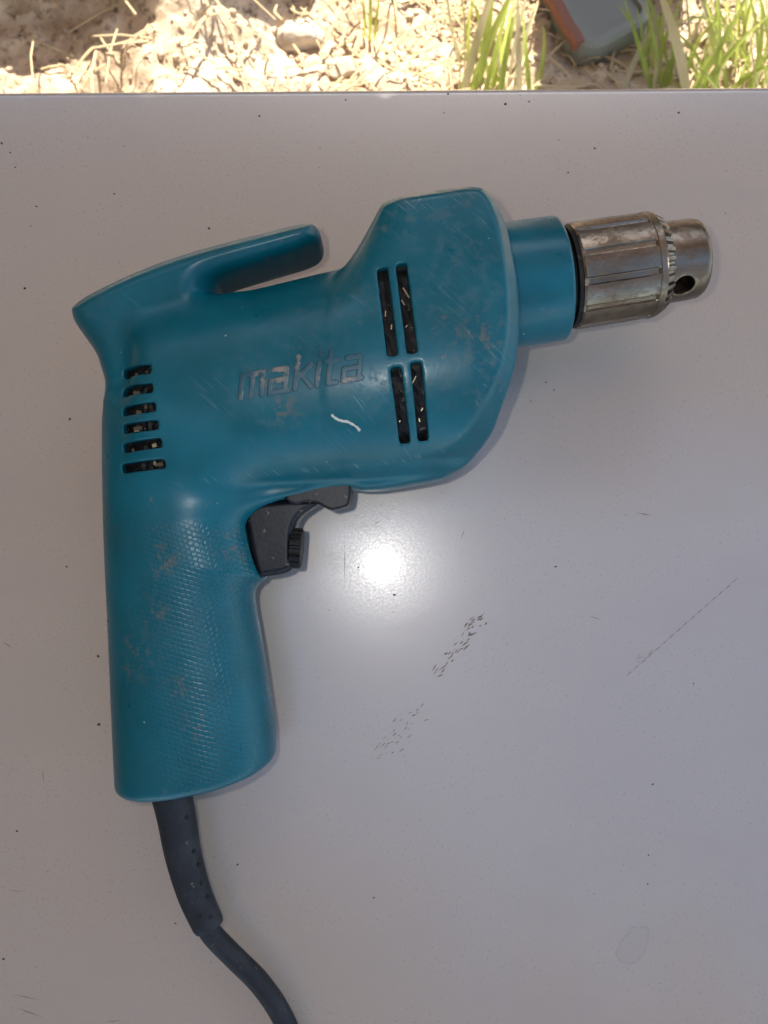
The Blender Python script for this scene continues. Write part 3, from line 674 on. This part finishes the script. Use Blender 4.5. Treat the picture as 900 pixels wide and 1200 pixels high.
# gravel crumbs and dry straw
V, F = [], []
t_ = bmesh.new(); bmesh.ops.create_icosphere(t_, subdivisions=1, radius=1); tv = [v.co.copy() for v in t_.verts]; tf = [[v.index for v in f.verts] for f in t_.faces]; t_.free()
for _ in range(2600):
    x, y = random.uniform(-.55, .55), random.uniform(.42, .86); r = .0012 + .0042 * random.random() ** 3; b = len(V); z = gz(x, y)
    for v in tv: k = random.uniform(.7, 1.25); V.append((x + v.x * r * k, y + v.y * r * k, z + r * .1 + v.z * r * .7 * k))
    F += [tuple(b + i for i in f) for f in tf]
tag(link('gravel', mesh('gravel', V, F), soil.m), 'fine pale gravel crumbs on the sunlit soil', 'gravel', kind='stuff')
straw = Mat('dry_straw', (.45, .34, .19), .8)
V, F = [], []
for _ in range(2000):
    x, y = random.uniform(-.5, .55), random.uniform(.42, .86)
    if x < -.12 and random.random() < .6: continue
    a = random.gauss(-.6, .9); l = random.uniform(.015, .07); z = gz(x, y) + random.uniform(.002, .012); b = len(V); w_ = random.uniform(.0006, .0016); d = Vector((math.cos(a), math.sin(a), random.uniform(-.1, .25))); s = Vector((-d.y, d.x, 0)) * w_
    c = Vector((x, y, z)); m = c + d * l * .5 + Vector((0, 0, .004)) + s * random.uniform(-4, 4); e = c + d * l
    for q in (c, m, e): V += [tuple(q - s), tuple(q + Vector((0, 0, w_))), tuple(q + s)]
    for k in (0, 3): F += [(b + k, b + k + 1, b + k + 4, b + k + 3), (b + k + 1, b + k + 2, b + k + 5, b + k + 4)]
tag(link('dry_straw', mesh('dry_straw', V, F), straw.m), 'dry straw and stalks littering the soil behind the table', 'straw', kind='stuff')

# grass tufts: every blade its own part
def blade_mat(name, c1, c2):
    M = Mat(name, rough=.55); M.set('Base Color', M.mix(M.ramp(M.noise(12, 3), .35, .65), c1, c2))
    tr = M.n('ShaderNodeBsdfTranslucent'); M.put(tr.inputs[0], (*c2, 1)); mx = M.n('ShaderNodeMixShader'); mx.inputs[0].default_value = .35
    M.t.links.new(M.b.outputs[0], mx.inputs[1]); M.t.links.new(tr.outputs[0], mx.inputs[2]); M.t.links.new(mx.outputs[0], M.t.nodes['Material Output'].inputs[0]); return M.m
green = blade_mat('grass_blade', (.22, .31, .04), (.46, .52, .11)); pale = blade_mat('dry_blade', (.42, .36, .18), (.52, .47, .28))
def blade(parent, a, m, b, w0, mat):
    n = 9; V, F = [], []
    for i in range(n):
        t = i / (n - 1); p = a * (1 - t) ** 2 + m * 2 * t * (1 - t) + b * t * t; d = ((m - a) * (1 - t) + (b - m) * t).normalized()
        s = d.cross(Vector((0, -.4, 1))).normalized(); wv = w0 * (1 - t ** 3 * .95) * (.75 + .5 * min(1, t * 3)); nn = s.cross(d) * wv * .35
        V += [p - s * wv + nn, p, p + s * wv + nn]
    for i in range(n - 1):
        k = i * 3; F += [(k, k + 1, k + 4, k + 3), (k + 1, k + 2, k + 5, k + 4)]
    o = link('blade', mesh('blade', [tuple(v - parent.location) for v in V], F), mat, parent); return o
def tuft(label, base, blades):
    p = at(*base, GZ + .005); p.z = gz(p.x, p.y); t = bpy.data.objects.new('grass_tuft', None); C.objects.link(t); t.location = p; t.empty_display_size = .02
    tag(t, label, 'grass', 'grass tufts behind the table')
    for (x0, y0), (xm, ym), (x1, y1), w0, mt, zt in blades:
        a = at(x0, y0, GZ + .005); a.z = gz(a.x, a.y) - .002
        blade(t, a, at(xm, ym, GZ + zt * .75), at(x1, y1, GZ + zt), w0 * MM, mt)
G_, D_ = green, pale
def scatter(n, x0, x1, lean, zt):
    out = []
    for _ in range(n):
        x = random.uniform(x0, x1); y = random.uniform(60, 135); l = random.uniform(50, 140); k = random.gauss(lean, 28)
        out.append(((x, y), (x + k * .3 + random.gauss(0, 8), y - l * .6), (x + k, y - l), random.uniform(.8, 1.9), D_ if random.random() < .3 else G_, zt * random.uniform(.4, 1.2)))
    return out
tuft('tall bright green grass tuft standing behind the middle of the table edge', (575, 130), [
    ((540, 128), (556, 40), (590, -40), 3.6, D_, .10), ((548, 130), (566, 50), (612, -30), 3.4, G_, .10), ((556, 125), (572, 40), (580, -30), 3.2, G_, .09),
    ((563, 130), (580, 60), (600, -10), 2.2, G_, .07), ((572, 130), (583, 70), (590, 20), 2.0, G_, .05), ((585, 130), (590, 60), (607, 8), 2.6, G_, .07),
    ((610, 128), (607, 60), (606, -20), 2.6, D_, .09), ((622, 130), (618, 70), (612, 15), 2.2, G_, .06), ((533, 125), (548, 80), (575, 30), 2.0, G_, .06), ((600, 126), (612, 40), (628, 10), 2.2, D_, .05), ((552, 128), (545, 70), (552, 5), 1.6, G_, .06)] + scatter(16, 530, 628, 15, .07))
tuft('sparse grass with one broad pale blade at the far right corner', (815, 130), [
    ((812, 128), (800, 50), (764, -30), 4.4, D_, .12), ((806, 130), (846, 60), (905, 15), 2.4, G_, .07), ((800, 125), (838, 66), (880, -10), 3.0, G_, .09),
    ((838, 128), (850, 60), (838, -20), 2.2, G_, .08), ((862, 120), (850, 40), (815, -20), 1.8, G_, .07), ((878, 125), (880, 70), (920, 50), 2.2, G_, .06),
    ((770, 122), (752, 60), (728, -10), 2.0, G_, .07), ((722, 128), (745, 60), (768, 28), 2.4, D_, .04), ((790, 120), (785, 60), (795, 5), 1.6, G_, .06),
    ((900, 100), (850, -10), (790, 30), 1.4, G_, .08), ((880, 118), (900, 50), (890, -10), 2.4, G_, .08), ((845, 120), (870, 80), (915, 75), 2.2, G_, .05), ((760, 126), (775, 80), (765, 40), 1.8, D_, .05)] + scatter(60, 750, 915, 5, .07))
tuft('few thin green shoots just left of the tall tuft, at the photo top', (430, 30), [((432, 40), (436, 10), (432, -20), 1.6, G_, .04), ((438, 44), (440, 20), (446, -10), 1.4, G_, .03), ((425, 36), (430, 20), (424, -6), 1.2, G_, .03)])

# plastic tray with an orange rim, lying on the soil
tray_m = Mat('greenish_plastic', (.20, .21, .17), .4); rim_m = Mat('orange_plastic', (.22, .085, .05), .6)
def make_tray():
    c = at(688, 55, GZ + .045); r = at(772, 12, GZ + .045)
    e1_ = (r - c); e1_.z = 0; e1_.normalize(); e2_ = Vector((-e1_.y, e1_.x, 0))
    t = bpy.data.objects.new('plastic_tray', None); C.objects.link(t); t.location = (c.x, c.y, GZ + .004); t.rotation_euler.z = math.atan2(e1_.y, e1_.x); t.empty_display_size = .02
    tag(t, 'grey green plastic tray with an orange edge strip on the ground at the top', 'tray')
    def ring(x0, x1, y0, y1, rad, z, n=6):
        out = []
        for cx, cy, a0 in ((x1 - rad, y1 - rad, 0), (x0 + rad, y1 - rad, 90), (x0 + rad, y0 + rad, 180), (x1 - rad, y0 + rad, 270)):
            for k in range(n + 1): a = math.radians(a0 + 90 * k / n); out.append((cx + rad * math.cos(a), cy + rad * math.sin(a), z))
        return out
    Lx, Ly, Hh = .088, .10, .028
    rings = [ring(0, Lx, 0, Ly, .024, 0), ring(.002, Lx - .002, .002, Ly - .002, .023, Hh - .004), ring(.006, Lx - .006, .006, Ly - .006, .020, Hh), ring(.016, Lx - .012, .012, Ly - .012, .008, Hh), ring(.018, Lx - .014, .014, Ly - .014, .007, Hh - .005)]
    n = len(rings[0]); V = [p for r_ in rings for p in r_]; F = [tuple(range(n))[::-1], tuple(range(4 * n, 5 * n))]
    for j in range(4):
        for i in range(n): a = j * n + i; b = j * n + (i + 1) % n; F.append((a, b, b + n, a + n))
    link('tray_body', sharp(mesh('tray_body', V, F), 40), tray_m.m, t)
    V, F = [], []
    prof = [(-.002, .018), (-.003, .020), (-.003, Hh), (-.001, Hh + .003), (.004, Hh + .0035), (.008, Hh + .002), (.0085, Hh - .002), (.004, .018)]
    for k in range(9):
        y = .014 + (Ly - .014) * k / 8
        for x, z in prof: V.append((x + .0006 * math.sin(k * 2.1), y, z))
    m = len(prof)
    for k in range(8):
        for i in range(m): a = k * m + i; b = k * m + (i + 1) % m; F.append((a, b, b + m, a + m))
    F += [tuple(range(m)), tuple(range(8 * m, 9 * m))[::-1]]
    link('edge_strip', sharp(mesh('edge_strip', V, F), 50), rim_m.m, t)
make_tray()
# unseen boulder added beyond the frame to cast shade in at the top left
p = at(60, -70, GZ); o = link('stone', stone_mesh('stone', (.27, .07, .15), 40), stone_m.m); o.location = (p.x + .02, p.y - .005, GZ + .05)
tag(o, 'unseen big stone added beyond the top left corner to shade the soil', 'stone')
p = at(718, -130, GZ); V, F = [], []  # unseen post added to throw shade on the tray
for k in range(10):
    z = GZ - .05 + .62 * k / 9
    for i in range(12):
        a = 2 * math.pi * i / 12; q = .075 * (1 + .07 * math.sin(3 * a + k) + .04 * math.sin(7 * a - k * .6)); V.append((p.x + q * math.cos(a) + .002 * k, p.y + .05 + q * math.sin(a), z))
for k in range(9):
    for i in range(12): F.append((k * 12 + i, k * 12 + (i + 1) % 12, k * 12 + 12 + (i + 1) % 12, k * 12 + 12 + i))
F.append(tuple(range(108, 120)))
tag(link('added_shade_post', sharp(mesh('added_shade_post', V, F), 50), wood.m), 'unseen wooden post added beyond the top edge to shade the tray', 'post')
